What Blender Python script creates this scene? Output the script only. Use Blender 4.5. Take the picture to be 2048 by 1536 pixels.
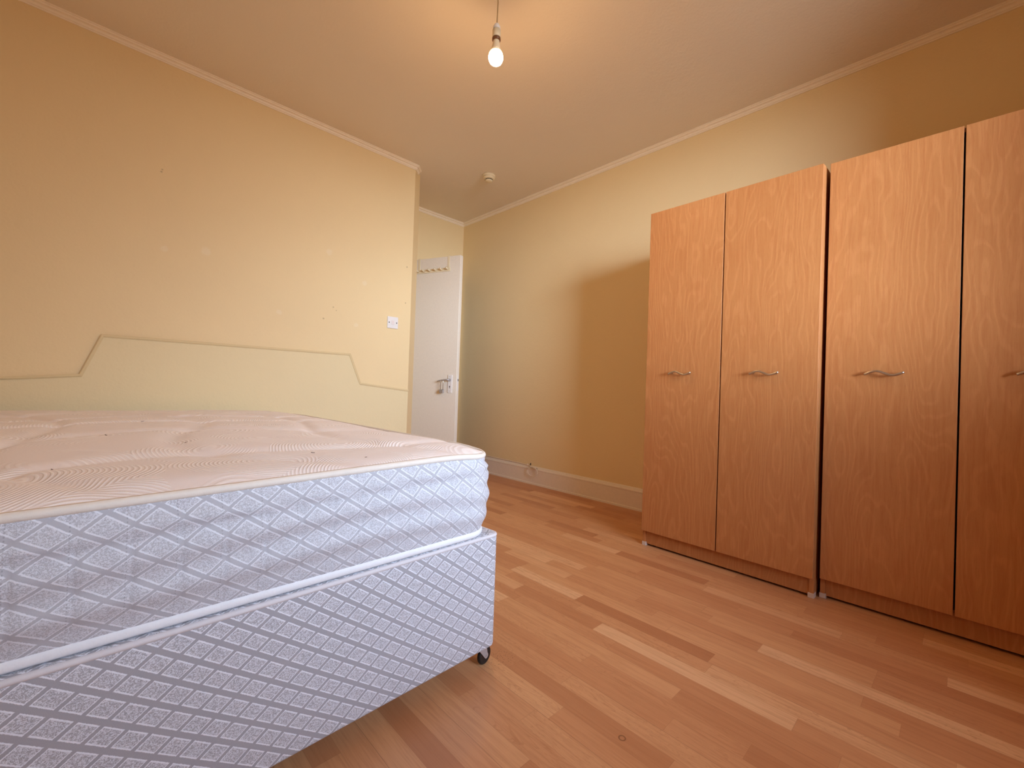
import bpy, bmesh, math, random
from mathutils import Vector, Matrix
import numpy as np

# ------------------------------------------------------------------ clear
for _o in list(bpy.data.objects):
    bpy.data.objects.remove(_o, do_unlink=True)
SC = bpy.context.scene
COL = SC.collection
PI = math.pi

# ------------------------------------------------------------------ camera
F_PX = 868.5
cam_data = bpy.data.cameras.new('camera')
cam_data.sensor_fit = 'HORIZONTAL'
cam_data.sensor_width = 36.0
cam_data.lens = F_PX / 2048.0 * 36.0
cam_data.clip_start = 0.02
cam_data.clip_end = 60
cam = bpy.data.objects.new('camera', cam_data)
COL.objects.link(cam)
RX, UX, FX = Vector((.71872, -.69447, .03386)), Vector((-.03106, .01659, .99938)), Vector((.69460, .71933, .00965))
cam.matrix_world = Matrix(((RX.x, UX.x, -FX.x, 0), (RX.y, UX.y, -FX.y, 0), (RX.z, UX.z, -FX.z, .8), (0, 0, 0, 1)))
SC.camera = cam

# ------------------------------------------------------------------ view
SC.view_settings.view_transform = 'Standard'
SC.view_settings.look = 'None'
SC.view_settings.exposure = 0.0
SC.view_settings.gamma = 1.0
SC.view_settings.use_curve_mapping = False
SC.cycles.use_denoising = True
SC.cycles.denoiser = 'OPENIMAGEDENOISE'
SC.cycles.max_bounces = 10
SC.cycles.diffuse_bounces = 7
SC.cycles.transparent_max_bounces = 8
SC.cycles.caustics_reflective = False
SC.cycles.caustics_refractive = False
SC.cycles.sample_clamp_indirect = 4.0

# ------------------------------------------------------------------ sky seen through the window
SKY = 60.0
SKY_COL = (0.80, 0.92, 1.0)
world = bpy.data.worlds.new('sky')
SC.world = world
world.use_nodes = True
wt = world.node_tree
wt.nodes.clear()
w_out = wt.nodes.new('ShaderNodeOutputWorld')
w_bg = wt.nodes.new('ShaderNodeBackground')
w_tc = wt.nodes.new('ShaderNodeTexCoord')
w_sep = wt.nodes.new('ShaderNodeSeparateXYZ')
wt.links.new(w_tc.outputs['Generated'], w_sep.inputs[0])
def wramp(val, lo, hi, stops):
    m = wt.nodes.new('ShaderNodeMapRange'); m.inputs['From Min'].default_value = lo; m.inputs['From Max'].default_value = hi
    wt.links.new(val, m.inputs['Value'])
    r = wt.nodes.new('ShaderNodeValToRGB'); wt.links.new(m.outputs[0], r.inputs[0]); c = r.color_ramp
    c.elements[0].position, c.elements[0].color = stops[0][0], (*stops[0][1], 1)
    c.elements[1].position, c.elements[1].color = stops[-1][0], (*stops[-1][1], 1)
    for p_, k in stops[1:-1]:
        e_ = c.elements.new(p_); e_.color = (*k, 1)
    return r.outputs[0]
w_el = wramp(w_sep.outputs['Z'], -1, 1, [(0, (.07, .07, .06)), (.42, (.12, .12, .11)), (.47, (.66, .78, .90)), (.62, (.72, .86, 1.04)), (.70, (.60, .74, .92)), (.78, (.24, .32, .44)), (1, (.14, .20, .32))])
# bright patch added to the sky to aim the daylight, duller to both sides
w_at = wt.nodes.new('ShaderNodeMath'); w_at.operation = 'ARCTAN2'
w_ng = wt.nodes.new('ShaderNodeMath'); w_ng.operation = 'MULTIPLY'; w_ng.inputs[1].default_value = -1
wt.links.new(w_sep.outputs['Y'], w_ng.inputs[0])
wt.links.new(w_sep.outputs['X'], w_at.inputs[0]); wt.links.new(w_ng.outputs[0], w_at.inputs[1])
def g3(v): return (v, v, v)
w_azl = wramp(w_at.outputs[0], -1.2, 1.0, [(0.000, g3(0.3)), (0.159, g3(0.9)), (0.273, g3(1.35)), (0.386, g3(1.15)), (0.477, g3(0.75)), (0.568, g3(0.36)), (0.636, g3(0.16)), (1.000, g3(0.08))])
w_azh = wramp(w_at.outputs[0], -1.2, 1.0, [(0.000, g3(0.06)), (0.182, g3(0.1)), (0.318, g3(0.38)), (0.455, g3(0.68)), (0.545, g3(0.68)), (0.636, g3(0.42)), (0.727, g3(0.22)), (1.000, g3(0.08))])
w_hi = wramp(w_sep.outputs['Z'], 0.08, 0.24, [(0, g3(0)), (1, g3(1))])
w_az = wt.nodes.new('ShaderNodeMix'); w_az.data_type = 'RGBA'; wt.links.new(w_hi, w_az.inputs[0])
wt.links.new(w_azl, w_az.inputs[6]); wt.links.new(w_azh, w_az.inputs[7])
w_mx = wt.nodes.new('ShaderNodeMix'); w_mx.data_type = 'RGBA'; w_mx.blend_type = 'MULTIPLY'; w_mx.inputs[0].default_value = 1
wt.links.new(w_el, w_mx.inputs[6]); wt.links.new(w_az.outputs[2], w_mx.inputs[7])
wt.links.new(w_mx.outputs[2], w_bg.inputs['Color'])
w_bg.inputs['Strength'].default_value = SKY
wt.links.new(w_bg.outputs[0], w_out.inputs[0])

# window opening (wall_back, y = YB) and its light portal
YB, ADDED_BAY = -0.66, .66            # back wall and the depth of the bay added to shape daylight
WX0, WX1, WZ0, WZ1 = 0.25, 1.65, 0.92, 2.20
pd = bpy.data.lights.new('window_portal', 'AREA')
pd.shape = 'RECTANGLE'; pd.size = WX1 - WX0; pd.size_y = WZ1 - WZ0
pd.cycles.is_portal = True
po = bpy.data.objects.new('window_portal', pd)
COL.objects.link(po)
po.location = ((WX0 + WX1) / 2, YB - ADDED_BAY - .20, (WZ0 + WZ1) / 2)
po.rotation_euler = (PI / 2, 0, 0)      # shines along +Y, into the room
BULB_E = 390.0
BULB_COL = (1.0, 0.59, 0.26)

# ------------------------------------------------------------------ helpers
def link(name, me, mat=None, parent=None):
    o = bpy.data.objects.new(name, me)
    COL.objects.link(o)
    if mat: me.materials.append(mat)
    if parent: o.parent = parent
    return o

def obj(name, bm, mat, parent=None, smooth=False, bevel=0, seg=2):
    me = bpy.data.meshes.new(name)
    bmesh.ops.recalc_face_normals(bm, faces=bm.faces)
    bm.to_mesh(me); bm.free()
    o = link(name, me, mat, parent)
    if smooth:
        for p in me.polygons: p.use_smooth = True
    if bevel:
        m = o.modifiers.new('bevel', 'BEVEL'); m.width = bevel; m.segments = seg; m.limit_method = 'ANGLE'
        for p in me.polygons: p.use_smooth = True
        m.harden_normals = True
    return o

def empty(name, loc=(0, 0, 0), rz=0.0):
    o = bpy.data.objects.new(name, None)
    COL.objects.link(o)
    o.location = loc; o.rotation_euler = (0, 0, rz); o.empty_display_size = .05
    return o

def tag(o, label=None, cat=None, group=None, kind=None):
    if label: o['label'] = label
    if cat: o['category'] = cat
    if group: o['group'] = group
    if kind: o['kind'] = kind
    return o

def struct(o, label=None):
    o['kind'] = 'structure'
    if label: o['label'] = label
    return o

def bx(bm, x0, y0, z0, x1, y1, z1):
    v = [bm.verts.new(c) for c in ((x0, y0, z0), (x1, y0, z0), (x1, y1, z0), (x0, y1, z0), (x0, y0, z1), (x1, y0, z1), (x1, y1, z1), (x0, y1, z1))]
    for f in ((0, 3, 2, 1), (4, 5, 6, 7), (0, 1, 5, 4), (1, 2, 6, 5), (2, 3, 7, 6), (3, 0, 4, 7)):
        bm.faces.new([v[i] for i in f])

def box(name, a, b, mat, parent=None, bevel=0, seg=2):
    bm = bmesh.new(); bx(bm, *a, *b)
    return obj(name, bm, mat, parent, bevel=bevel, seg=seg)

def prism(bm, pts, z0, z1):
    """polygon in xy extruded in z"""
    n = len(pts)
    lo = [bm.verts.new((x, y, z0)) for x, y in pts]; hi = [bm.verts.new((x, y, z1)) for x, y in pts]
    bm.faces.new(lo[::-1]); bm.faces.new(hi)
    for i in range(n):
        j = (i + 1) % n
        bm.faces.new((lo[i], lo[j], hi[j], hi[i]))

def sweep(bm, prof, path, frame):
    """extrude a closed 2-D profile along path; frame(i)->(origin, e1, e2)"""
    rings = []
    for i in range(len(path)):
        o, a, b = frame(i)
        rings.append([bm.verts.new(o + a * p[0] + b * p[1]) for p in prof])
    n = len(prof)
    for r0, r1 in zip(rings, rings[1:]):
        for i in range(n):
            j = (i + 1) % n
            bm.faces.new((r0[i], r0[j], r1[j], r1[i]))
    bm.faces.new(rings[0][::-1]); bm.faces.new(rings[-1])

def tube(bm, pts, r, seg=10, closed=False, flat=1.0):
    pts = [Vector(p) for p in pts]; n = len(pts); rings = []
    prev = None
    for i, p in enumerate(pts):
        if closed: t = (pts[(i + 1) % n] - pts[i - 1])
        else: t = pts[min(i + 1, n - 1)] - pts[max(i - 1, 0)]
        t.normalize()
        if prev is None:
            a = t.cross(Vector((0, 0, 1)))
            if a.length < 1e-3: a = t.cross(Vector((1, 0, 0)))
        else: a = prev - t * prev.dot(t)
        a.normalize(); prev = a; b = t.cross(a)
        rr = r[i] if isinstance(r, (list, tuple)) else r
        rings.append([bm.verts.new(p + a * math.cos(k * 2 * PI / seg) * rr + b * math.sin(k * 2 * PI / seg) * rr * flat) for k in range(seg)])
    pairs = list(zip(rings, rings[1:])) + ([(rings[-1], rings[0])] if closed else [])
    for r0, r1 in pairs:
        for i in range(seg):
            j = (i + 1) % seg
            bm.faces.new((r0[i], r0[j], r1[j], r1[i]))
    if not closed:
        bm.faces.new(rings[0][::-1]); bm.faces.new(rings[-1])

def lathe(bm, prof, seg=32, origin=(0, 0, 0), axis='Z'):
    """prof: list of (radius, height)"""
    o = Vector(origin); rings = []
    def P(r, h, k):
        c, s = math.cos(k * 2 * PI / seg), math.sin(k * 2 * PI / seg)
        if axis == 'Z': return o + Vector((r * c, r * s, h))
        if axis == 'Y': return o + Vector((r * c, h, r * s))
        return o + Vector((h, r * c, r * s))
    for r, h in prof:
        if r < 1e-6: rings.append([bm.verts.new(P(0, h, 0))])
        else: rings.append([bm.verts.new(P(r, h, k)) for k in range(seg)])
    for r0, r1 in zip(rings, rings[1:]):
        for i in range(seg):
            j = (i + 1) % seg
            if len(r0) == 1 and len(r1) == 1: continue
            if len(r0) == 1: bm.faces.new((r0[0], r1[i], r1[j]))
            elif len(r1) == 1: bm.faces.new((r0[i], r1[0], r0[j]))
            else: bm.faces.new((r0[i], r0[j], r1[j], r1[i]))
    if len(rings[0]) > 1: bm.faces.new(rings[0][::-1])
    if len(rings[-1]) > 1: bm.faces.new(rings[-1])

# ------------------------------------------------------------------ material node helper
class N:
    def __init__(self, name):
        self.m = bpy.data.materials.new(name); self.m.use_nodes = True
        self.t = self.m.node_tree; self.t.nodes.clear()
        self.out = self.t.nodes.new('ShaderNodeOutputMaterial')
        self.b = self.t.nodes.new('ShaderNodeBsdfPrincipled')
        self.t.links.new(self.b.outputs[0], self.out.inputs[0])
        self.b.inputs['Specular IOR Level'].default_value = .4
    def node(self, typ, **kw):
        n = self.t.nodes.new(typ)
        for k, v in kw.items(): setattr(n, k, v)
        return n
    def put(self, sock, v):
        if hasattr(v, 'links') or isinstance(v, bpy.types.NodeSocket): self.t.links.new(v, sock)
        else:
            if isinstance(v, (tuple, list)) and len(v) == 3 and sock.type == 'RGBA': v = (*v, 1)
            sock.default_value = v
    def M(self, op, a, b=0.0, c=0.0, clamp=False):
        n = self.node('ShaderNodeMath', operation=op, use_clamp=clamp)
        self.put(n.inputs[0], a); self.put(n.inputs[1], b); self.put(n.inputs[2], c)
        return n.outputs[0]
    def add(self, a, b): return self.M('ADD', a, b)
    def sub(self, a, b): return self.M('SUBTRACT', a, b)
    def mul(self, a, b): return self.M('MULTIPLY', a, b)
    def coords(self, kind='Object'):
        n = self.node('ShaderNodeTexCoord'); s = self.node('ShaderNodeSeparateXYZ')
        self.t.links.new(n.outputs[kind], s.inputs[0])
        return n.outputs[kind], s.outputs[0], s.outputs[1], s.outputs[2]
    def vec(self, x, y, z):
        n = self.node('ShaderNodeCombineXYZ')
        self.put(n.inputs[0], x); self.put(n.inputs[1], y); self.put(n.inputs[2], z)
        return n.outputs[0]
    def noise(self, v, scale, detail=2, rough=.5, dist=0.0):
        n = self.node('ShaderNodeTexNoise'); self.put(n.inputs['Vector'], v)
        n.inputs['Scale'].default_value = scale; n.inputs['Detail'].default_value = detail
        n.inputs['Roughness'].default_value = rough; n.inputs['Distortion'].default_value = dist
        return n.outputs['Fac']
    def white(self, v):
        n = self.node('ShaderNodeTexWhiteNoise', noise_dimensions='3D'); self.put(n.inputs['Vector'], v)
        return n.outputs['Value']
    def smooth(self, x, lo, hi, a=0.0, b=1.0):
        n = self.node('ShaderNodeMapRange', interpolation_type='SMOOTHSTEP')
        self.put(n.inputs['Value'], x); self.put(n.inputs['From Min'], lo); self.put(n.inputs['From Max'], hi)
        self.put(n.inputs['To Min'], a); self.put(n.inputs['To Max'], b)
        return n.outputs[0]
    def mix(self, f, a, b, blend='MIX'):
        n = self.node('ShaderNodeMix', data_type='RGBA', blend_type=blend)
        self.put(n.inputs[0], f); self.put(n.inputs[6], a); self.put(n.inputs[7], b)
        return n.outputs[2]
    def ramp(self, f, stops):
        n = self.node('ShaderNodeValToRGB'); self.put(n.inputs[0], f); r = n.color_ramp
        r.elements[0].position, r.elements[0].color = stops[0][0], (*stops[0][1], 1)
        r.elements[1].position, r.elements[1].color = stops[-1][0], (*stops[-1][1], 1)
        for p, c in stops[1:-1]:
            e = r.elements.new(p); e.color = (*c, 1)
        return n.outputs[0]
    def bump(self, h, dist, strength=1.0):
        n = self.node('ShaderNodeBump'); n.inputs['Strength'].default_value = strength
        n.inputs['Distance'].default_value = dist; self.put(n.inputs['Height'], h)
        self.t.links.new(n.outputs[0], self.b.inputs['Normal'])
    def set(self, **kw):
        names = {'color': 'Base Color', 'rough': 'Roughness', 'metal': 'Metallic', 'spec': 'Specular IOR Level', 'sheen': 'Sheen Weight', 'coat': 'Coat Weight'}
        for k, v in kw.items(): self.put(self.b.inputs[names[k]], v)
        return self.m

def srgb(r, g, b):
    f = lambda c: (c / 255 / 12.92) if c / 255 <= .04045 else ((c / 255 + .055) / 1.055) ** 2.4
    return (f(r), f(g), f(b))

def plain(name, col, rough=.5, metal=0.0, spec=.4, bumpy=0.0):
    n = N(name)
    v, x, y, z = n.coords()
    f = n.noise(v, 60, 3)
    c = n.mix(f, tuple(k * .95 for k in col), tuple(min(1, k * 1.05) for k in col))
    if bumpy: n.bump(n.noise(v, 120, 2), bumpy)
    return n.set(color=c, rough=rough, metal=metal, spec=spec)

# ---- painted walls (cream emulsion, lumpy, small filled spots)
def wall_mat(name, col, spots=(), dark=()):
    n = N(name)
    v, x, y, z = n.coords()
    c = n.mix(n.noise(v, 2.2, 3), tuple(k * .97 for k in col), tuple(min(1, k * 1.02) for k in col))
    def dist(px, py, pz):
        a = n.node('ShaderNodeVectorMath', operation='DISTANCE'); n.put(a.inputs[0], v); a.inputs[1].default_value = (px, py, pz)
        return a.outputs['Value']
    for (p, r) in spots:      # pale filler patches
        d = n.add(dist(*p), n.mul(n.sub(n.noise(v, 60, 2), .5), .02))
        c = n.mix(n.smooth(d, r * .5, r, .22, 0), c, (.86, .80, .66))
    for (p, r) in dark:       # pin holes and scuffs
        d = n.add(dist(*p), n.mul(n.sub(n.noise(v, 120, 2), .5), .006))
        c = n.mix(n.smooth(d, r * .2, r, .5, 0), c, (.22, .15, .09))
    h = n.add(n.mul(n.noise(v, 9, 4, .55), 1.0), n.mul(n.noise(v, 90, 2), .25))
    n.bump(h, .006, .5)
    return n.set(color=c, rough=.62, spec=.3)

CREAM = (.81, .642, .375)
M_wall_left = wall_mat('cream_wall_paint', CREAM,
    spots=[((.43, 2.92, 1.50), .03), ((1.10, 2.92, 1.66), .025), ((.81, 2.92, 1.22), .02), ((1.35, 2.92, 1.5), .022), ((.25, 2.92, 1.47), .02), ((1.3, 2.92, 1.2), .02)],
    dark=[((1.678, 2.92, 1.686), .009), ((1.676, 2.92, 1.414), .007), ((.225, 2.92, 1.868), .007), ((.228, 2.92, 1.88), .006), ((1.078, 2.92, 1.216), .008), ((1.14, 2.92, 1.30), .007), ((1.16, 2.92, 1.28), .006)])
M_wall = wall_mat('cream_wall_paint_plain', CREAM)
M_ceil = wall_mat('ceiling_paint', (.82, .74, .64))
M_board = wall_mat('cream_board_paint', (.765, .64, .39))
M_bead = wall_mat('darker_bead_paint', (.70, .56, .32))  # bead a little darker and browner than the panel
M_gloss = plain('white_gloss_paint', (.82, .765, .68), .28, spec=.5, bumpy=.0006)
M_cornice = plain('cornice_paint', (.90, .80, .66), .5)
M_skirt = plain('skirting_gloss_paint', (.82, .73, .62), .3, spec=.5, bumpy=.0006)
M_plastic = plain('white_plastic', (.80, .78, .77), .35)
M_cream_pl = plain('aged_cream_plastic', (.80, .70, .50), .4)
M_dark = plain('dark_hole', (.02, .016, .012), .7)
M_black = plain('black_rubber', (.012, .012, .013), .45)
M_chrome = plain('brushed_steel', (.62, .60, .58), .28, metal=1.0)
M_grey_metal = plain('dull_grey_steel', (.45, .44, .45), .4, metal=.6)
M_brown = plain('brown_bakelite', (.17, .07, .03), .35)

# ---- laminate floor: short beech strips running along Y
def floor_mat():
    n = N('beech_strip_laminate')
    v, x, y, z = n.coords()
    W = .0587
    xs = n.M('DIVIDE', n.sub(x, .0), W)
    row = n.M('FLOOR', xs); fx = n.M('FRACT', xs)
    r1 = n.white(n.vec(row, 3.3, 1.7)); r2 = n.white(n.vec(row, 9.1, 4.2))
    yy = n.add(n.add(y, n.mul(r1, 5.0)), n.mul(n.M('SINE', n.add(n.mul(y, 4.3), n.mul(r2, 6.28))), .07))
    L = n.add(.42, n.mul(r2, .20))
    ys = n.M('DIVIDE', yy, L)
    cell = n.M('FLOOR', ys); fy = n.M('FRACT', ys)
    rnd = n.white(n.vec(row, cell, .5)); rnd2 = n.white(n.vec(cell, row, 7.5))
    base = n.ramp(rnd, [(0, srgb(186, 126, 85)), (.15, srgb(201, 142, 98)), (.5, srgb(207, 150, 105)), (.85, srgb(214, 159, 112)), (1, srgb(229, 181, 135))])
    # grain lines stretched along the strip
    gv = n.vec(n.add(n.mul(x, 1.0), n.mul(rnd2, 30)), n.add(n.mul(y, .05), n.mul(rnd, 11)), 0)
    g1 = n.noise(gv, 95, 4, .65, .6)
    g2 = n.noise(n.vec(n.mul(x, 1.0), n.mul(y, .035), rnd), 380, 3, .6)
    base = n.mix(n.smooth(g1, .40, .72, 0, .34), base, srgb(168, 106, 66))
    base = n.mix(n.smooth(g2, .5, .8, 0, .30), base, srgb(164, 106, 68))
    fig = n.noise(n.vec(n.add(x, n.mul(rnd, 4)), n.mul(y, .16), rnd2), 22, 3, .5, 2.2)
    fl = n.M('FRACT', n.mul(fig, 9.0))
    base = n.mix(n.mul(n.smooth(fl, .75, .98, 0, .30), n.smooth(rnd2, .55, .6)), base, srgb(160, 96, 56))
    # seams: strips faint, every third strip (a board) a little stronger
    ex = n.M('MINIMUM', fx, n.sub(1.0, fx)); ey = n.M('MINIMUM', fy, n.sub(1.0, fy))
    sx = n.smooth(n.mul(ex, W), 0, .0010, 1, 0); sy = n.smooth(n.mul(ey, L), 0, .0010, 1, 0)
    board = n.M('FRACT', n.M('DIVIDE', n.add(xs, 1.0), 3.0))
    eb = n.M('MINIMUM', board, n.sub(1.0, board)); sb = n.smooth(n.mul(eb, W * 3), 0, .0012, 1, 0)
    seam = n.M('MAXIMUM', n.mul(n.M('MAXIMUM', sx, sy), .22), n.mul(sb, .45))
    base = n.mix(seam, base, srgb(110, 62, 34))
    # a knot on one strip and grit below the bed caster
    def dist(px, py):
        a = n.node('ShaderNodeVectorMath', operation='DISTANCE'); n.put(a.inputs[0], v); a.inputs[1].default_value = (px, py, 0)
        return a.outputs['Value']
    dk = dist(.906, .532)
    base = n.mix(n.mul(n.smooth(dk, .004, .0075, 0, 1), n.smooth(dk, .0075, .010, .65, 0)), base, srgb(90, 48, 26))
    grit = n.mul(n.smooth(dist(.90, .935), .02, .06, 1, 0), n.smooth(n.noise(v, 260, 2), .62, .68))
    base = n.mix(grit, base, srgb(60, 36, 22))
    n.bump(n.add(n.mul(g2, .3), n.mul(seam, -1.0)), .0006, .5)
    rg = n.add(.30, n.mul(n.noise(v, 14, 3), .14))
    return n.set(color=base, rough=rg, spec=.42)
M_floor = floor_mat()

# ---- beech foil with vertical cathedral grain (object x = width, z = height)
def beech(name, tint=1.0, horiz=False):
    n = N(name)
    v, x, y, z = n.coords()
    oi = n.node('ShaderNodeObjectInfo'); rnd = oi.outputs['Random']
    off = n.mul(rnd, 37.0)
    if horiz: x, z = z, x
    w = n.add(n.add(x, y), 0.0) if not horiz else x
    lo = n.noise(n.vec(n.add(n.mul(w, 1.0), off), n.mul(z, .11), off), 4.6, 2, .5)
    big = n.add(n.mul(lo, 1.0), n.mul(n.noise(n.vec(n.add(w, off), n.mul(z, .5), 3.1), 9, 2), .12))
    rings = n.M('FRACT', n.mul(big, 30.0))
    line = n.mul(n.smooth(rings, .30, .55), n.smooth(rings, .60, .80, 1, 0))
    wob = n.add(w, n.mul(n.noise(n.vec(n.mul(w, 1.0), n.mul(z, .6), off), 7), .03))
    g1 = n.noise(n.vec(n.add(wob, off), n.mul(z, .045), 0), 120, 4, .6)
    g2 = n.noise(n.vec(n.add(wob, off), n.mul(z, .09), 4), 420, 2, .6)
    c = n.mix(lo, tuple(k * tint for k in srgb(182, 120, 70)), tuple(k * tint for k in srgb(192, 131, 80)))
    c = n.mix(n.mul(line, .24), c, srgb(216, 152, 98))
    c = n.mix(n.smooth(g1, .42, .66, 0, .40), c, srgb(172, 103, 58))
    c = n.mix(n.smooth(g2, .52, .78, 0, .32), c, srgb(160, 94, 52))
    n.bump(g2, .0003, .4)
    return n.set(color=c, rough=n.add(.34, n.mul(g1, .12)), spec=.42)
M_beech = beech('beech_foil')
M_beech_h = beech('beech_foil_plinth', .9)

# ---- damask ticking: lattice of outlined lozenges (UV in metres)
def damask(name, pu, pv, band=.17, contrast=1.0, seams=False, lo=(165, 164, 171), hi=(234, 237, 247)):
    n = N(name)
    uv, u, vv, _ = n.coords('UV')
    wob = n.mul(n.sub(n.noise(uv, 420, 1), .5), .055)
    a = n.add(n.add(n.M('DIVIDE', u, pu), n.M('DIVIDE', vv, pv)), wob)
    b = n.add(n.sub(n.M('DIVIDE', u, pu), n.M('DIVIDE', vv, pv)), n.mul(wob, -1))
    fa, fb = n.M('FRACT', a), n.M('FRACT', b)
    ca, cb = n.M('FLOOR', a), n.M('FLOOR', b)
    ea = n.M('MINIMUM', fa, n.sub(1.0, fa)); eb = n.M('MINIMUM', fb, n.sub(1.0, fb))
    ebw = n.mul(eb, 1.55)                      # bands of one direction a little narrower
    e = n.M('MINIMUM', ea, ebw)
    inside = n.smooth(e, band - .025, band + .015)
    outline = n.mul(inside, n.smooth(e, band + .045, band + .085, 1, 0))
    sp = n.noise(n.vec(n.mul(u, 1.0), n.mul(vv, 1.15), n.mul(n.white(n.vec(ca, cb, 0)), 9)), 400, 2, .7, 1.0)
    speck = n.smooth(sp, .45, .55)
    inner = n.add(.06, n.mul(speck, .72))
    f = n.M('MAXIMUM', outline, n.mul(inside, inner))
    weave = n.noise(n.vec(n.mul(u, 1.0), n.mul(vv, .12), 0), 2600, 1)
    f = n.add(n.mul(f, contrast), n.mul(n.sub(weave, .5), .16))
    f = n.M('MINIMUM', n.M('MAXIMUM', f, 0.0), 1.0)
    c = n.mix(f, srgb(*lo), srgb(*hi))
    if seams:                                   # stitched vertical seams: rows of tiny holes
        SP = .0632
        s = n.M('FRACT', n.M('DIVIDE', n.add(u, .0105), SP)); es = n.mul(n.M('MINIMUM', s, n.sub(1.0, s)), SP)
        st = n.M('FRACT', n.M('DIVIDE', vv, .0052))
        hole = n.mul(n.smooth(es, .0004, .0013, 1, 0), n.smooth(n.M('ABSOLUTE', n.sub(st, .5)), .18, .26, 1, 0))
        c = n.mix(n.mul(hole, .36), c, srgb(96, 92, 100))
    n.bump(n.add(f, n.mul(weave, .15)), .0007, .6)
    n.set(sheen=.12)
    return n.set(color=c, rough=n.add(.72, n.mul(f, -.22)), spec=.35)
M_damask = damask('damask_divan_cloth', .0576, .0425, .135)
M_damask_m = damask('damask_mattress_cloth', .0630, .0450, .105, .80, seams=True, lo=(182, 183, 191), hi=(235, 239, 249))
M_tape = plain('woven_white_tape', (.84, .86, .90), .6, bumpy=.0006)
M_tape_top = plain('woven_cream_tape', (.79, .74, .67), .7, bumpy=.0008)

def quilt_mat():
    n = N('quilted_top_cloth')
    v, x, y, z = n.coords()
    wx = n.add(x, n.mul(n.sub(n.noise(v, 3.0, 1), .5), .10)); wy = n.add(y, n.mul(n.sub(n.noise(n.vec(y, x, 3), 2.6, 1), .5), .16))
    vo = n.node('ShaderNodeTexVoronoi', feature='F1', distance='EUCLIDEAN'); n.put(vo.inputs['Vector'], n.vec(wx, wy, 0)); vo.inputs['Scale'].default_value = 4.2
    d = vo.outputs['Distance']
    rg = n.M('SINE', n.mul(d, 225.0))
    cs = n.node('ShaderNodeSeparateColor'); n.put(cs.inputs[0], vo.outputs['Color'])
    # fans: each cell shows its ridges over part of its turn only
    mask = n.smooth(n.noise(n.vec(n.mul(wx, 1.0), wy, cs.outputs[0]), 5.0, 1), .40, .52)
    ridge = n.mul(n.mul(n.smooth(rg, -.6, .9), mask), n.smooth(d, .03, .06))
    fab = n.noise(v, 900, 2)
    c = n.mix(n.mul(ridge, .9), srgb(240, 231, 227), srgb(252, 248, 246))
    c = n.mix(n.smooth(fab, .35, .7, .12, 0), c, srgb(190, 165, 150))
    n.bump(n.add(ridge, n.mul(fab, .18)), .0013, .65)
    n.set(sheen=.15)
    return n.set(color=c, rough=.68, spec=.35)
M_quilt = quilt_mat()

# glass pane: clear, with faint reflection
def glass_mat():
    m = bpy.data.materials.new('clear_window_glass'); m.use_nodes = True; t = m.node_tree; t.nodes.clear()
    o = t.nodes.new('ShaderNodeOutputMaterial'); mx = t.nodes.new('ShaderNodeMixShader')
    tr = t.nodes.new('ShaderNodeBsdfTransparent'); gl = t.nodes.new('ShaderNodeBsdfGlossy'); fr = t.nodes.new('ShaderNodeFresnel')
    gl.inputs['Roughness'].default_value = .02; fr.inputs[0].default_value = 1.35
    t.links.new(fr.outputs[0], mx.inputs[0]); t.links.new(tr.outputs[0], mx.inputs[1]); t.links.new(gl.outputs[0], mx.inputs[2])
    t.links.new(mx.outputs[0], o.inputs[0])
    return m
M_glass = glass_mat()

# ================================================================== ROOM
XL, XR, YL, YD, H = -.76, 2.695, 2.92, 3.58, 2.468
XC, CH = 1.722, .105            # end of the headboard wall and the splay of its corner
T = .12
# floor and ceiling
struct(box('floor', (XL - T, YB - T, -.05), (XR + T, 5.0, 0), M_floor), 'beech strip laminate floor')
struct(box('ceiling', (XL - T, YB - T, H), (XR + T, 5.0, H + .1), M_ceil), 'plain painted ceiling')
# headboard wall, its splayed corner and the return to the door wall
bm = bmesh.new()
prism(bm, [(XL - T, YL), (XC, YL), (XC + CH, YL + CH), (XC + CH, YD + T), (XC + CH - T, YD + T), (XC + CH - T, YL + T + .02), (XL - T, YL + T + .02)], 0, H)
struct(obj('wall_left', bm, M_wall_left), 'cream wall behind the bed with a splayed corner')
# right wall, side wall
struct(box('wall_right', (XR, YB - T, 0), (XR + T, 5.0, H), M_wall), 'cream wall behind the wardrobes')
struct(box('wall_side', (XL - T, YB - T, 0), (XL, YL, H), M_wall))
# far wall with the door opening
OX0, OX1, OZ = 1.985, 2.660, 1.955
bm = bmesh.new()
bx(bm, XC + CH, YD, 0, OX0, YD + T, H); bx(bm, OX1, YD, 0, XR, YD + T, H); bx(bm, OX0, YD, OZ, OX1, YD + T, H)
struct(obj('wall_far', bm, M_wall), 'cream wall above the open door')
# door lining (jambs and head)
bm = bmesh.new()
bx(bm, OX0, YD - .012, 0, OX0 + .022, YD + T, OZ); bx(bm, OX1 - .022, YD - .012, 0, OX1, YD + T, OZ); bx(bm, OX0 + .022, YD - .012, OZ - .022, OX1 - .022, YD + T, OZ)
struct(obj('trim_1', bm, M_gloss), 'white painted door lining')
# hall beyond the door
bm = bmesh.new()
bx(bm, 1.1, 4.88, 0, XR, 5.0, H); bx(bm, 1.0, YD + T, 0, 1.1, 5.0, H); bx(bm, 1.1, YD + T, 0, XC + CH - T, YD + T + .02, H)
struct(obj('wall_hall', bm, M_wall))
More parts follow.
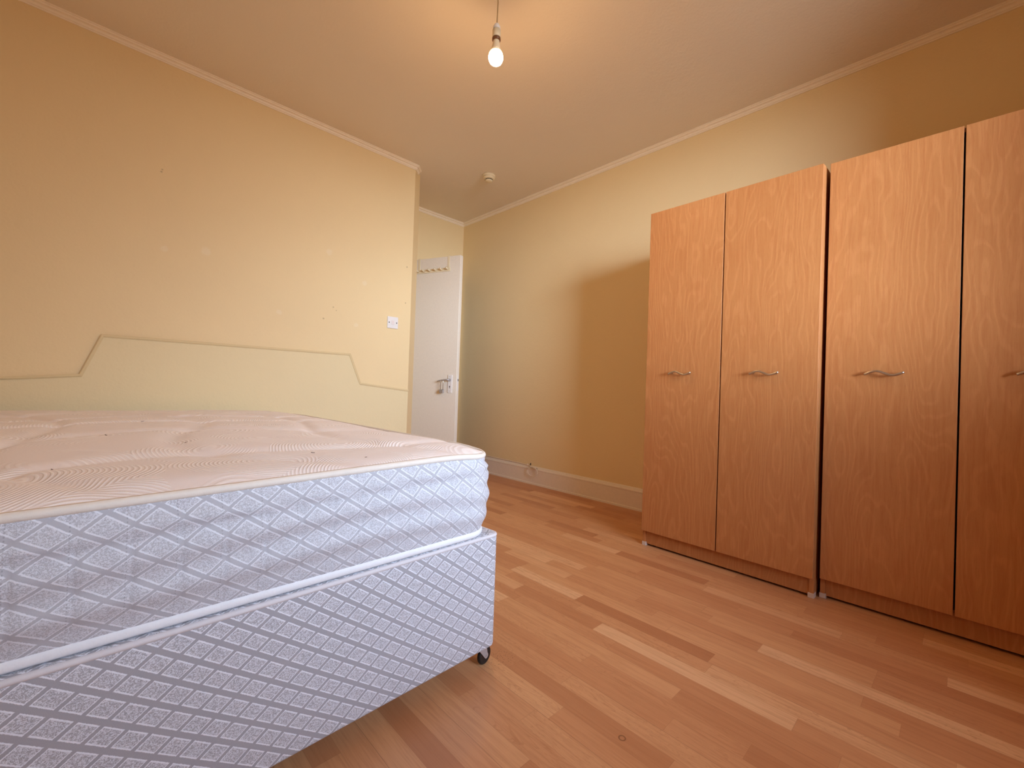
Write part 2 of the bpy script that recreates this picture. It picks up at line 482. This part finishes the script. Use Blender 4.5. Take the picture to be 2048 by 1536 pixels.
# back wall opening into an unseen bay, added to shape the window light
BX0, BX1 = WX0 - .06, WX1 + .06
YW = YB - ADDED_BAY                    # inner face of the window wall
bm = bmesh.new()
bx(bm, XL, YB - T, 0, BX0, YB, H); bx(bm, BX1, YB - T, 0, XR, YB, H)
bx(bm, BX0 - T, YW - T, 0, BX0, YB - T, H); bx(bm, BX1, YW - T, 0, BX1 + T, YB - T, H)
bx(bm, BX0, YB - T, 2.26, BX1, YB, H)
struct(obj('wall_back', bm, M_wall))
bm = bmesh.new()
bx(bm, BX0, YW - T, 0, WX0, YW, H); bx(bm, WX1, YW - T, 0, BX1, YW, H)
bx(bm, WX0, YW - T, 0, WX1, YW, WZ0); bx(bm, WX0, YW - T, WZ1, WX1, YW, H)
struct(obj('wall_added_bay', bm, M_wall))
struct(box('floor_added_bay', (BX0, YW - T, -.05), (BX1, YB - T, 0), M_floor)); struct(box('ceiling_added_bay', (BX0 - T, YW - T, H), (BX1 + T, YB - T, H + .1), M_ceil))
# window: frame, meeting rail, two panes
win = struct(empty('window_1', ((WX0 + WX1) / 2, YW - T, WZ0)), 'sash window in the added bay behind the camera')
wx = (WX1 - WX0) / 2; wh = WZ1 - WZ0
bm = bmesh.new()
bx(bm, -wx, .0, 0, -wx + .05, .07, wh); bx(bm, wx - .05, .0, 0, wx, .07, wh)
bx(bm, -wx + .05, .0, 0, wx - .05, .07, .05); bx(bm, -wx + .05, .0, wh - .05, wx - .05, .07, wh); bx(bm, -wx + .05, .0, wh / 2 - .025, wx - .05, .07, wh / 2 + .025)
obj('window_frame', bm, M_gloss, win, bevel=.003)
box('pane', (-wx + .05, .03, .05), (wx - .05, .034, wh / 2 - .025), M_glass, win)
box('pane', (-wx + .05, .03, wh / 2 + .025), (wx - .05, .034, wh - .05), M_glass, win)
box('window_sill', (-wx - .04, .07, -.03), (wx + .04, T + .05, 0), M_gloss, win, bevel=.004)

# cornice: small stepped coving
def cornice(name, p, q, inward, m0=0.0, m1=0.0, ext=None, label=None):
    """p->q along the wall top, inward = unit vector into the room; m0/m1 mitre amounts along the path per unit inward"""
    p, q, inward = Vector(p), Vector(q), Vector(inward); d = (q - p).normalized()
    prof = [(a * .78, b * .78) for a, b in [(0, 0), (.040, 0), (.040, -.006), (.033, -.009), (.031, -.016), (.022, -.018), (.018, -.020), (.014, -.031), (.008, -.034), (.006, -.040), (0, -.040)]]
    bm = bmesh.new()
    for end, mm in ((p, m0), (q, m1)):
        pass
    ra = [bm.verts.new(p + inward * a + d * (m0 * a) + Vector((0, 0, b))) for a, b in prof]
    rb = [bm.verts.new(q + inward * a - d * (m1 * a) + Vector((0, 0, b))) for a, b in prof]
    k = len(prof)
    for i in range(k):
        j = (i + 1) % k
        bm.faces.new((ra[i], ra[j], rb[j], rb[i]))
    bm.faces.new(ra[::-1]); bm.faces.new(rb)
    return struct(obj(name, bm, M_cornice), label)
s22 = math.tan(PI / 8)
cornice('trim_2', (XL, YL, H), (XC, YL, H), (0, -1, 0), 1, -s22, label='cornice over the headboard wall')
cornice('trim_3', (XC, YL, H), (XC + .05, YL + .05, H), (.70711, -.70711, 0), -s22, 0, label='short cornice piece on the splayed corner')
cornice('trim_4', (XR, YB, H), (XR, YD, H), (-1, 0, 0), 0, 1, label='cornice over the right wall')
cornice('trim_5', (XC + CH, YD, H), (XR, YD, H), (0, -1, 0), 0, 1, label='cornice over the door wall')

# skirting board along the right wall with moulded top
def skirt(name, p, q, inward, h=.150, label=None):
    p, q, inward = Vector(p), Vector(q), Vector(inward)
    prof = [(0, 0), (.026, 0), (.026, .012), (.018, .016), (.018, h - .030), (.021, h - .027), (.021, h - .020), (.014, h - .014), (.011, h - .006), (.006, h), (0, h)]
    bm = bmesh.new()
    ra = [bm.verts.new(p + inward * a + Vector((0, 0, b))) for a, b in prof]; rb = [bm.verts.new(q + inward * a + Vector((0, 0, b))) for a, b in prof]
    k = len(prof)
    for i in range(k):
        j = (i + 1) % k
        bm.faces.new((ra[i], ra[j], rb[j], rb[i]))
    bm.faces.new(ra[::-1]); bm.faces.new(rb)
    return struct(obj(name, bm, M_skirt), label)
skirt('baseboard_right', (XR, YB, 0), (XR, YD - .013, 0), (-1, 0, 0), label='painted skirting board below the right wall')
skirt('baseboard_left', (XL + .03, YL, 0), (XC, YL, 0), (0, -1, 0)); skirt('baseboard_splay', (XC + .004, YL + .004, 0), (XC + CH, YL + CH, 0), (.70711, -.70711, 0))
skirt('baseboard_side', (XL, YL, 0), (XL, YB, 0), (1, 0, 0))
skirt('baseboard_back', (XL + .03, YB, 0), (BX0, YB, 0), (0, 1, 0)); skirt('baseboard_corner', (BX1, YB, 0), (XR - .03, YB, 0), (0, 1, 0))

# ================================================================== DOOR
DANG = math.atan2(3.01 - 3.575, 2.245 - 2.020)
door = struct(empty('door_1', (2.024, 3.556, 0), DANG), 'white painted door standing open into the room')
DW, DH, DT = .590, 1.930, .040     # local x along the leaf, +y = thickness away from the room face
def dbox(name, a, b, m, par=door, bevel=0): return box(name, a, b, m, par, bevel)
bm = bmesh.new(); bx(bm, 0, 0, .006, DW, DT, DH)
leaf = obj('door_leaf', bm, M_gloss, door, bevel=.003)
# the face seen from the bed is local -y side (checked below)
hz = empty('door_handle', (0, 0, 0)); hz.parent = door; hz.name = 'door_handle'
PX = DW - .062
plate = box('backplate', (PX - .021, -.008, .742), (PX + .021, 0, .897), M_plastic, hz, bevel=.002)
bm = bmesh.new(); lathe(bm, [(.0046, 0), (.0046, -.0015)], 16, (PX, -.008, .797), 'Y'); bx(bm, PX - .0022, -.0094, .781, PX + .0022, -.008, .797)
obj('keyhole', bm, M_dark, hz)
bm = bmesh.new()
lathe(bm, [(.011, 0), (.011, -.006), (.008, -.010), (.008, -.034)], 20, (PX, -.008, .852), 'Y')
tube(bm, [(PX + .004, -.040, .852), (PX - .012, -.042, .853), (PX - .045, -.043, .850), (PX - .08, -.043, .845), (PX - .105, -.041, .838)], [.009, .0095, .009, .008, .006], 12, flat=.7)
lever = obj('lever', bm, M_grey_metal, hz, smooth=True)
lever['label'] = 'grey metal lever'
for zz in (.757, .882):
    bm = bmesh.new(); lathe(bm, [(.0032, 0), (.0032, -.001), (.0018, -.0018)], 12, (PX, -.008, zz), 'Y'); obj('screw', bm, M_chrome, hz)
# lock forend in the door edge
box('latch_plate', (DW, .011, .76), (DW + .0012, .029, .90), M_plastic, door)
box('latch_bolt', (DW + .001, .014, .845), (DW + .008, .026, .862), M_grey_metal, door)
for zz in (.22, 1.70):
    bm = bmesh.new(); lathe(bm, [(.006, 0), (.006, .09)], 12, (-.004, .004, zz)); obj('hinge', bm, M_grey_metal, door)

# padlock hanging from the lever
def door_world(x, y, z):
    c, s = math.cos(DANG), math.sin(DANG)
    return (2.024 + x * c - y * s, 3.556 + x * s + y * c, z)
pl = empty('padlock', door_world(PX - .058, -.043, .735), DANG)
tag(pl, 'small grey padlock hanging by its long shackle from the door lever', 'padlock')
bm = bmesh.new(); bx(bm, -.020, -.009, .003, .020, .009, .034); obj('lock_body', bm, M_grey_metal, pl, bevel=.003)
bm = bmesh.new()
tube(bm, [(-.013, 0, .030), (-.013, 0, .105)] + [(-.013 * math.cos(a), 0, .105 + .013 * math.sin(a)) for a in np.linspace(.3, PI - .3, 7)] + [(.013, 0, .105), (.013, 0, .030)], .0028, 8)
obj('shackle', bm, M_chrome, pl, smooth=True)

# over-door hook rack
rk = empty('over_door_hook_rack', door_world(.32, 0, 1.78), DANG)
tag(rk, 'cream over-door rail with a row of stubby pegs on the open door', 'hook rack')
bm = bmesh.new(); bx(bm, -.185, -.007, .018, .172, -.002, .050); obj('rail', bm, M_cream_pl, rk, bevel=.002)
for xx in (-.160, .150):
    bm = bmesh.new()
    bx(bm, xx - .010, -.0035, .050, xx + .010, -.0005, .152); bx(bm, xx - .010, -.0035, .1515, xx + .010, DT + .004, .1540); bx(bm, xx - .010, DT + .001, .125, xx + .010, DT + .004, .1515)
    obj('strap', bm, M_cream_pl, rk)
for i in range(6):
    bm = bmesh.new()
    xx = -.160 + i * .062
    tube(bm, [(xx, -.007, .033), (xx, -.022, .033), (xx, -.034, .037), (xx, -.040, .045)], [.006, .0055, .006, .0085], 10)
    obj('peg', bm, M_cream_pl, rk, smooth=True)

# ================================================================== HEADBOARD on the left wall
hb = empty('headboard', (.648, YL, 0))
tag(hb, 'cream painted headboard panel with angled shoulders fixed to the wall behind the bed', 'headboard')
def hbp(x, z): return (x - .648, z)
out = [(-.43, .752), (-.040, .790), (.030, .986), (1.256, .990), (1.336, .794), (1.716, .753)]
poly = [hbp(-.43, .25)] + [hbp(*p) for p in out] + [hbp(1.716, .25)]
bm = bmesh.new()
fr = [bm.verts.new((x, -.016, z)) for x, z in poly]; bk = [bm.verts.new((x, -.0005, z)) for x, z in poly]
bm.faces.new(fr); bm.faces.new(bk[::-1])
for i in range(len(poly)):
    j = (i + 1) % len(poly); bm.faces.new((fr[i], bk[i], bk[j], fr[j]))
obj('panel', bm, M_board, hb, bevel=.002)
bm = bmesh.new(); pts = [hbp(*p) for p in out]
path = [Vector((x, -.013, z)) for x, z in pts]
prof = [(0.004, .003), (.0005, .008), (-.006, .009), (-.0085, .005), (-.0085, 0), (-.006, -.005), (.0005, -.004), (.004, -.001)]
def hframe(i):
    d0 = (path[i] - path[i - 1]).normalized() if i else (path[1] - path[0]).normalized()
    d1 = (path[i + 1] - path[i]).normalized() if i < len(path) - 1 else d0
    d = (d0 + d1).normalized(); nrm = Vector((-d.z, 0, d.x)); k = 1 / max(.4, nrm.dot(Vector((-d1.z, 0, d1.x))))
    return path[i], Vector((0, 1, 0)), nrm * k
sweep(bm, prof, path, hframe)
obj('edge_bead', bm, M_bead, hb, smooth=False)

# switch plate
sw = empty('wall_switch', (1.574, YL, 1.209))
tag(sw, 'white square fused switch plate on the cream wall right of the headboard', 'switch')
bm = bmesh.new(); bx(bm, -.043, -.009, 0, .043, 0, .086); obj('plate', bm, M_plastic, sw, bevel=.003)
bm = bmesh.new(); bx(bm, -.011, -.012, .028, .010, -.009, .058); obj('fuse_cover', bm, plain('faint_pink_plastic', (.78, .70, .69), .35), sw, bevel=.0015)
for xx in (-.030, .030):
    bm = bmesh.new(); lathe(bm, [(.0042, 0), (.0042, -.0012), (.003, -.0014)], 14, (xx, -.009, .043), 'Y'); obj('screw', bm, M_dark, sw)

# ================================================================== CEILING THINGS
BX, BY = 1.160, 1.364
lp = empty('pendant_light', (BX, BY, H))
tag(lp, 'bare glowing warm bulb hanging from the ceiling on a thin cord', 'pendant light')
bm = bmesh.new(); lathe(bm, [(.042, 0), (.042, -.006), (.036, -.014), (.010, -.018), (.005, -.026)], 32); obj('ceiling_rose', bm, M_plastic, lp, smooth=True)
M_cord = plain('pale_flex', (.42, .30, .15), .5)
ZL = 2.168 - H                     # centre of the glowing globe, local
bm = bmesh.new(); tube(bm, [(0, 0, -.02), (.002, 0, -.07), (.001, 0, -.12), (0, 0, ZL + .136)], .0024, 8); obj('cord', bm, M_cord, lp, smooth=True)
bm = bmesh.new(); lathe(bm, [(.005, .141), (.010, .137), (.0145, .128), (.0160, .115)], 28, (0, 0, ZL)); obj('holder_cap', bm, M_plastic, lp, smooth=True)
bm = bmesh.new(); lathe(bm, [(.0155, .1145), (.0155, .112), (.0172, .1115), (.0174, .086), (.0172, .081)], 28, (0, 0, ZL)); obj('holder_skirt', bm, M_cream_pl, lp, smooth=True)
bm = bmesh.new(); lathe(bm, [(.0165, .081), (.0176, .080), (.0176, .071), (.0140, .068)], 28, (0, 0, ZL)); obj('holder_ring', bm, M_brown, lp, smooth=True)
bulb = empty('bulb', (0, 0, ZL)); bulb.parent = lp
M_bulb_neck = plain('bulb_collar_plastic', (.85, .72, .50), .4)
bm = bmesh.new(); lathe(bm, [(.0125, .075), (.0135, .064), (.0155, .050), (.0195, .034), (.0245, .0205)], 36); obj('collar', bm, M_bulb_neck, bulb, smooth=True)
# diffuser of the lamp: it throws most of its light down and sideways, less from its shoulder
gn = N('glowing_diffuser')
gco = gn.node('ShaderNodeTexCoord'); gse = gn.node('ShaderNodeSeparateXYZ'); gn.t.links.new(gco.outputs['Normal'], gse.inputs[0])
gs = gn.smooth(gse.outputs[2], -.30, .60, BULB_E, BULB_E * .03)
gn.put(gn.b.inputs['Emission Color'], BULB_COL); gn.put(gn.b.inputs['Emission Strength'], gs)
gm = gn.set(color=(.9, .85, .75), rough=.4)
bm = bmesh.new()
lathe(bm, [(.0245, .020), (.0278, .0125), (.0296, .004), (.0298, -.005), (.0280, -.0130), (.0240, -.0200), (.0175, -.0260), (.009, -.0292), (0, -.0300)], 40)
o = obj('globe', bm, gm, bulb, smooth=True); o['label'] = 'glowing globe'

sm = empty('smoke_detector', (2.195, 2.613, H))
tag(sm, 'small round smoke detector on the ceiling near the door alcove', 'smoke detector')
bm = bmesh.new(); lathe(bm, [(.052, 0), (.052, -.010), (.049, -.016), (.040, -.018)], 36); obj('base', bm, M_cream_pl, sm, smooth=True)
bm = bmesh.new(); lathe(bm, [(.047, -.018), (.045, -.028), (.034, -.034), (.031, -.034)], 36); obj('housing', bm, M_cream_pl, sm, smooth=True)
bm = bmesh.new(); lathe(bm, [(.029, -.030), (.029, -.040)], 36); obj('vent_slot', bm, M_dark, sm)
bm = bmesh.new(); lathe(bm, [(.031, -.040), (.030, -.046), (.022, -.050), (0, -.051)], 36); obj('sensor_cap', bm, M_cream_pl, sm, smooth=True)

# ================================================================== WARDROBES
def wardrobe(loc, rz, label, hts, wid=.752, dep=.575, hgt=1.745):
    """local x runs along the front (0..wid), -y faces the room"""
    t = empty('wardrobe', loc, rz)
    tag(t, label, 'wardrobe', 'beech wardrobes along the right wall')
    TH = .016
    y0 = .018
    for s, xa in ((0, 0.0), (1, wid - TH)):
        bm = bmesh.new(); bx(bm, xa, y0, .004, xa + TH, dep, hgt); obj('side_panel', bm, M_beech, t, bevel=.0008)
    box('top_panel', (TH, y0, hgt - TH), (wid - TH, dep, hgt), M_beech, t)
    box('bottom_panel', (TH, y0, .078), (wid - TH, dep, .078 + TH), M_beech, t)
    box('back_panel', (TH, dep - .004, .006), (wid - TH, dep, hgt - TH), M_beech, t)
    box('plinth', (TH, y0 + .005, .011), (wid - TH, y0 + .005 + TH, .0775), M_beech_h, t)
    dw = wid / 2 - .0035
    for i in (0, 1):
        bm = bmesh.new()
        xa = .001 if i == 0 else wid - .001 - dw
        bx(bm, 0, 0, 0, dw, .0165, hgt - .081)
        d = obj('wardrobe_door', bm, M_beech, t, bevel=.0012); d.location = (xa, 0, .080)
        # wavy bar handle with two posts; local x runs away from the window
        hl = .112; hx = hts[i] - xa; hz_ = .902 - .080
        h = bmesh.new(); pts = []; rr = []
        for k in range(25):
            f = k / 24
            pts.append((hx - hl / 2 + hl * f, -.026 + .003 * abs(2 * f - 1) ** 3, hz_ + .0074 * math.cos(2 * PI * (f - .3) / .84))); rr.append(.0046)
        tube(h, pts, rr, 12)
        for f in (.10, .90):
            k = int(f * 24); p = pts[k]
            tube(h, [(p[0], -.024, p[2]), (p[0], 0, p[2])], .0034, 10)
        ho = obj('handle', h, M_chrome, d, smooth=True)
        if i == 0: ho['label'] = 'wavy steel bar handle'
    for xa in (-.002, wid - TH - .004):
        box('foot', (xa, y0 - .003, 0), (xa + TH + .006, y0 + .030, .019), plain('foot_plastic', (.62, .52, .47), .5), t, bevel=.001)
    return t
# local +x must point to -Y in the room (towards the window), -y local to -X in the room  => rz = -90 deg
A1, A2 = -.0294, .0019
w1 = wardrobe((2.094, 1.156, 0), -PI / 2 + A1 * .6, 'beech two-door wardrobe nearer the open door, its far side against bare wall', (.192, .566), .758, .575, 1.745)
w2 = wardrobe((2.119, .384, 0), -PI / 2, 'beech two-door wardrobe at the right edge of the photo, only its first door fully seen', (.183, .560), .756, .560, 1.752)

# ================================================================== BED
BED_A = .0335
bd = empty('divan_bed_base', (.857, .920, 0), BED_A)      # local +x right, local +y towards the head; origin = front right corner
tag(bd, 'divan bed base covered in grey lozenge damask cloth on casters', 'bed base')
BW, BL, BZ0, BZ1 = 1.37, 1.93, .061, .384
def ring_rect(x0, y0, x1, y1, r, nseg=8):
    pts = []
    for cx, cy, a0 in ((x1 - r, y0 + r, -PI / 2), (x1 - r, y1 - r, 0), (x0 + r, y1 - r, PI / 2), (x0 + r, y0 + r, PI)):
        for k in range(nseg + 1):
            a = a0 + k / nseg * PI / 2
            pts.append((cx + r * math.cos(a), cy + r * math.sin(a)))
    return pts
def shell(name, loops, mat, parent, cap_lo=True, cap_hi=True, uvfn=None):
    bm = bmesh.new(); uvl = bm.loops.layers.uv.new('UVMap')
    R = [[bm.verts.new(p) for p in L] for L in loops]; n = len(R[0])
    arc = [0]
    base = loops[len(loops) // 2]
    for i in range(n): arc.append(arc[-1] + (Vector(base[(i + 1) % n]) - Vector(base[i])).length)
    hts = [0]
    for a, b in zip(loops, loops[1:]): hts.append(hts[-1] + (Vector(a[0]) - Vector(b[0])).length)
    for li, (r0, r1) in enumerate(zip(R, R[1:])):
        for i in range(n):
            j = (i + 1) % n
            f = bm.faces.new((r0[i], r0[j], r1[j], r1[i])); f.smooth = True
            for lp_, (ui, vi) in zip(f.loops, ((i, li), (i + 1, li), (i + 1, li + 1), (i, li + 1))):
                lp_[uvl].uv = (arc[ui], hts[vi])
    if cap_lo:
        f = bm.faces.new(R[0][::-1])
        for l in f.loops: l[uvl].uv = (l.vert.co.x, l.vert.co.y)
    if cap_hi:
        f = bm.faces.new(R[-1])
        for l in f.loops: l[uvl].uv = (l.vert.co.x, l.vert.co.y)
    me = bpy.data.meshes.new(name); bm.to_mesh(me); bm.free()
    return link(name, me, mat, parent)
def rr(z, inset=0.0, r=.018): return [(x, y, z) for x, y in ring_rect(-BW + inset, inset, -inset, BL - inset, max(.003, r - inset))]
loops = [rr(BZ0, .004), rr(BZ0 + .003, .001), rr(BZ0 + .008), rr(.14), rr(.22), rr(.30), rr(BZ1 - .012), rr(BZ1 - .005, .001), rr(BZ1 - .0015, .004), rr(BZ1, .009)]
shell('upholstery', loops, M_damask, bd)
# raised welt along the top edge
bm = bmesh.new(); tube(bm, [(x, y, BZ1 - .0059) for x, y in ring_rect(-BW + .003, .003, -.003, BL - .003, .018)], .0056, 8, closed=True)
obj('welt', bm, plain('pale_welt_cloth', (.70, .68, .71), .6, bumpy=.0006), bd, smooth=True)
def caster(x, y, rot=0.0):
    c = empty('caster', (x, y, 0), rot); c.parent = bd
    for s in (-1, 1):
        b = bmesh.new(); lathe(b, [(.010, -.006), (.0235, -.006), (.026, -.003), (.026, .003), (.0235, .006), (.010, .006)], 28, (s * .0, 0, .026), 'Y')
    w = obj('wheel', b, M_black, c, smooth=False, bevel=.001)
    b = bmesh.new()
    for s in (-1, 1):
        yy = s * .0085
        pts = [(.008 * math.cos(a), .026 + .008 * math.sin(a)) for a in np.linspace(-2.2, .9, 8)] + [(-.002, .060), (-.034, .060), (-.030, .050)]
        v0 = [b.verts.new((px, yy - .0012, pz)) for px, pz in pts]; v1 = [b.verts.new((px, yy + .0012, pz)) for px, pz in pts]
        b.faces.new(v0); b.faces.new(v1[::-1])
        for i in range(len(pts)):
            j = (i + 1) % len(pts); b.faces.new((v0[i], v1[i], v1[j], v0[j]))
    bx(b, -.034, -.0097, .0575, -.002, .0097, .0605)
    lathe(b, [(.0035, -.011), (.0035, .011)], 14, (0, 0, .026), 'Y')
    obj('fork', b, plain('grey_caster_plate', (.42, .38, .38), .45, metal=.3), c)
caster(-.0155, .030, 0.15)
caster(-BW + .05, .05, 2.0); caster(-.05, BL - .05, .5); caster(-BW + .05, BL - .05, 1.2)

# mattress
mt = empty('mattress', (.826, .926, .3848), .022)
tag(mt, 'white mattress with quilted top and lozenge damask sides lying on the divan base', 'mattress')
MW, ML, MH = 1.345, 1.90, .232
rng = np.random.RandomState(4)
def outline(inset, r, step=.004):
    x0, y0, x1, y1 = -MW + inset, inset, -inset, ML - inset
    pts = []
    r = max(r - inset, .01)
    segs = [((x0 + r, y0), (x1 - r, y0)), (x1 - r, y0 + r, -PI / 2), ((x1, y0 + r), (x1, y1 - r)), (x1 - r, y1 - r, 0), ((x1 - r, y1), (x0 + r, y1)), (x0 + r, y1 - r, PI / 2), ((x0, y1 - r), (x0, y0 + r)), (x0 + r, y0 + r, PI)]
    counts = [330, 22, 200, 14, 120, 14, 200, 22]
    for s, c in zip(segs, counts):
        if len(s) == 2:
            (ax, ay), (bx_, by_) = s
            for k in range(c): pts.append((ax + (bx_ - ax) * k / c, ay + (by_ - ay) * k / c))
        else:
            cx, cy, a0 = s
            for k in range(c):
                a = a0 + k / c * PI / 2; pts.append((cx + r * math.cos(a), cy + r * math.sin(a)))
    return pts
base = outline(0, .075)
NB = len(base)
arc = [0]
for i in range(NB): arc.append(arc[-1] + math.dist(base[i], base[(i + 1) % NB]))
nrm = []
for i in range(NB):
    ax, ay = base[i - 1]; bx_, by_ = base[(i + 1) % NB]; dx, dy = bx_ - ax, by_ - ay; l = math.hypot(dx, dy); nrm.append((dy / l, -dx / l))
def wav(s, t):
    """outward push of the side cloth, metres; s = run along the side, t = 0..1 height"""
    f = .025 * math.sin(PI * (t * .93 + .02)) ** .75
    f -= .0035 * math.exp(-((t - .53) / .09) ** 2)
    k = (s + .0105) / .0632; d = abs(k - round(k)) * .0632
    f -= .0026 * math.exp(-(d / .0045) ** 2) * math.sin(PI * t)
    f += .0058 * math.sin(3.1 * s + 21 * t + 1.5 * math.sin(5 * s)) * t * (1 - t) * 3
    f += .0030 * math.sin(9 * s - 30 * t + 2 * math.sin(4 * s)) * math.exp(-((t - .80) / .14) ** 2)
    f += .0016 * math.sin(31 * s + 44 * t + 3 * math.sin(7 * s)) * math.exp(-((t - .84) / .09) ** 2)
    return f
def edge_drop(x, y):
    """the top edge dips at the right-hand corners"""
    d1 = math.hypot(x - 0, y - 0); d2 = math.hypot(x, y - ML)
    return -.010 * math.exp(-(d1 / .10) ** 2) - .016 * math.exp(-(d2 / .25) ** 2) - .018 * min(1.0, max(0.0, -x / .95)) * math.exp(-(y / .5) ** 2)
NZ = 34
loops = []
for li in range(NZ + 1):
    t = li / NZ
    L = []
    for i in range(NB):
        x, y = base[i]; w_ = wav(arc[i], t)
        # corner puckers below the top tape near the front right corner
        dc = math.hypot(x, y)
        w_ += .0035 * math.sin(t * 60 + arc[i] * 25) * math.exp(-(dc / .13) ** 2) * math.exp(-((t - .86) / .12) ** 2)
        z = .012 + (MH - .012) * t + edge_drop(x, y) * t
        L.append((x + nrm[i][0] * w_, y + nrm[i][1] * w_, z))
    loops.append(L)
shell('side_border', loops, M_damask_m, mt, cap_lo=True, cap_hi=False)
def ring_tape(name, t, z, out, h, d, mat):
    pts = []
    bm = bmesh.new(); prof = [(-d, -h), (0, -h), (d * .8, -h * .55), (d, 0), (d * .8, h * .55), (0, h), (-d, h)]
    rings = []
    for i in range(0, NB, 2):
        x, y = base[i]; w_ = wav(arc[i], t) + out; zz = z + edge_drop(x, y) * t
        rings.append([bm.verts.new((x + nrm[i][0] * (w_ + a), y + nrm[i][1] * (w_ + a), zz + b)) for a, b in prof])
    k = len(prof)
    for i in range(len(rings)):
        r0, r1 = rings[i], rings[(i + 1) % len(rings)]
        for a in range(k):
            b = (a + 1) % k; bm.faces.new((r0[a], r0[b], r1[b], r1[a]))
    return obj(name, bm, mat, mt, smooth=True)
ring_tape('bottom_tape', .0, .0105, .001, .0095, .005, M_tape)
ring_tape('top_tape', 1.0, MH, .001, .0075, .0055, M_tape_top)
# quilted top: rings shrinking inwards, displaced by tufting valleys
def crown(x, y):
    dx = min(-x, x + MW); dy = min(y, ML - y); d = max(0.0, min(dx, dy))
    rise = .020 * (1 - math.exp(-(d / .035)))
    g1 = x * 3.0 + .55 * math.sin(2.9 * y + .6) + .2 * math.sin(6 * x)
    g2 = y * 2.7 + .55 * math.sin(3.4 * x + 1.1) + .25 * math.sin(5 * y)
    v = 0
    for g in (g1 + g2 * .35, g2 - g1 * .30):
        q = abs(g - round(g)); v -= .0085 * math.exp(-(q / .085) ** 2)
    v += .004 * math.sin(6.1 * x + 2 * math.sin(3 * y)) * math.sin(5.2 * y + 1)
    return rise + v * (1 - math.exp(-d / .06))
cx0 = cx1 = -MW * .5
cyy0, cyy1 = MW * .5, ML - MW * .5
loops = []; NR = 120
top0 = [(x + nrm[i][0] * (wav(arc[i], 1.0) - .001), y + nrm[i][1] * (wav(arc[i], 1.0) - .001)) for i, (x, y) in enumerate(base)]
for k in range(NR + 1):
    f = (k / NR) ** 1.25
    L = []
    for i in range(NB):
        x, y = top0[i]; tx = min(max(x, cx0), cx1); ty = min(max(y, cyy0), cyy1)
        px, py = x + (tx - x) * f, y + (ty - y) * f
        L.append((px, py, MH + .001 + edge_drop(px, py) + (crown(px, py) if k else 0)))
    loops.append(L)
qt = shell('quilted_top', loops, M_quilt, mt, cap_lo=False, cap_hi=False)
bm = bmesh.new(); bm.from_mesh(qt.data); bmesh.ops.remove_doubles(bm, verts=bm.verts, dist=.0012)
for f_ in bm.faces: f_.smooth = True
bm.to_mesh(qt.data); bm.free()

# ================================================================== CABLE on the right wall skirting
M_cable = plain('cream_cable', (.78, .68, .56), .45)
cb = empty('aerial_cable', (XR - .012, 2.46, .15))
tag(cb, 'thin cream cable running along the skirting top and ending in a small loop', 'cable')
bm = bmesh.new()
pts = [(0, .98, .006), (.001, .6, .008), (0, .2, .006), (-.004, .08, .004), (-.012, .050, -.004)]
for k in range(0, 30):
    a = PI * .75 - k / 29 * 2 * PI * 1.35
    pts.append((-.026 - .010 * math.sin(k / 29 * PI) - k * .0003, .058 * math.cos(a) * -1 * -1 - .0, -.036 + .038 * math.sin(a)))
tube(bm, pts, .0036, 8); obj('cable_run', bm, M_cable, cb, smooth=True)
bm = bmesh.new(); tube(bm, [(-.014, .046, .026), (-.014, .046, .008)], .0042, 10); obj('plug_tip', bm, M_black, cb, smooth=True)
bm = bmesh.new(); bx(bm, -.008, .085, -.002, .004, .095, .014); obj('cable_clip', bm, M_cable, cb, bevel=.001)

# ================================================================== LINT on the mattress top
rnd = random.Random(3)
LINT = [(.134, 2.043, .010), (.029, 1.602, .013), (.178, 1.401, .007), (-.048, 1.131, .005), (.389, 1.092, .008), (.470, .975, .004), (.474, 1.579, .007)]
M_lint = plain('dark_lint', (.10, .05, .03), .9)
for px, py, l in LINT:
    a = rnd.uniform(0, PI); loc = mt.matrix_basis.inverted() @ Vector((px, py, 0))
    zt = .384 + MH + .001 + edge_drop(loc.x, loc.y) + crown(loc.x, loc.y) + .0016
    bm = bmesh.new()
    tube(bm, [(math.cos(a) * l * .7 * t + math.sin(a) * .2 * l * t * t, math.sin(a) * l * .7 * t, 0) for t in (-1, -.3, .4, 1)], .0006, 6)
    o = obj('lint_thread', bm, M_lint); o.location = (px, py, zt)
    tag(o, 'tiny dark thread of lint lying on the quilted mattress top', 'lint', 'lint threads scattered on the mattress')
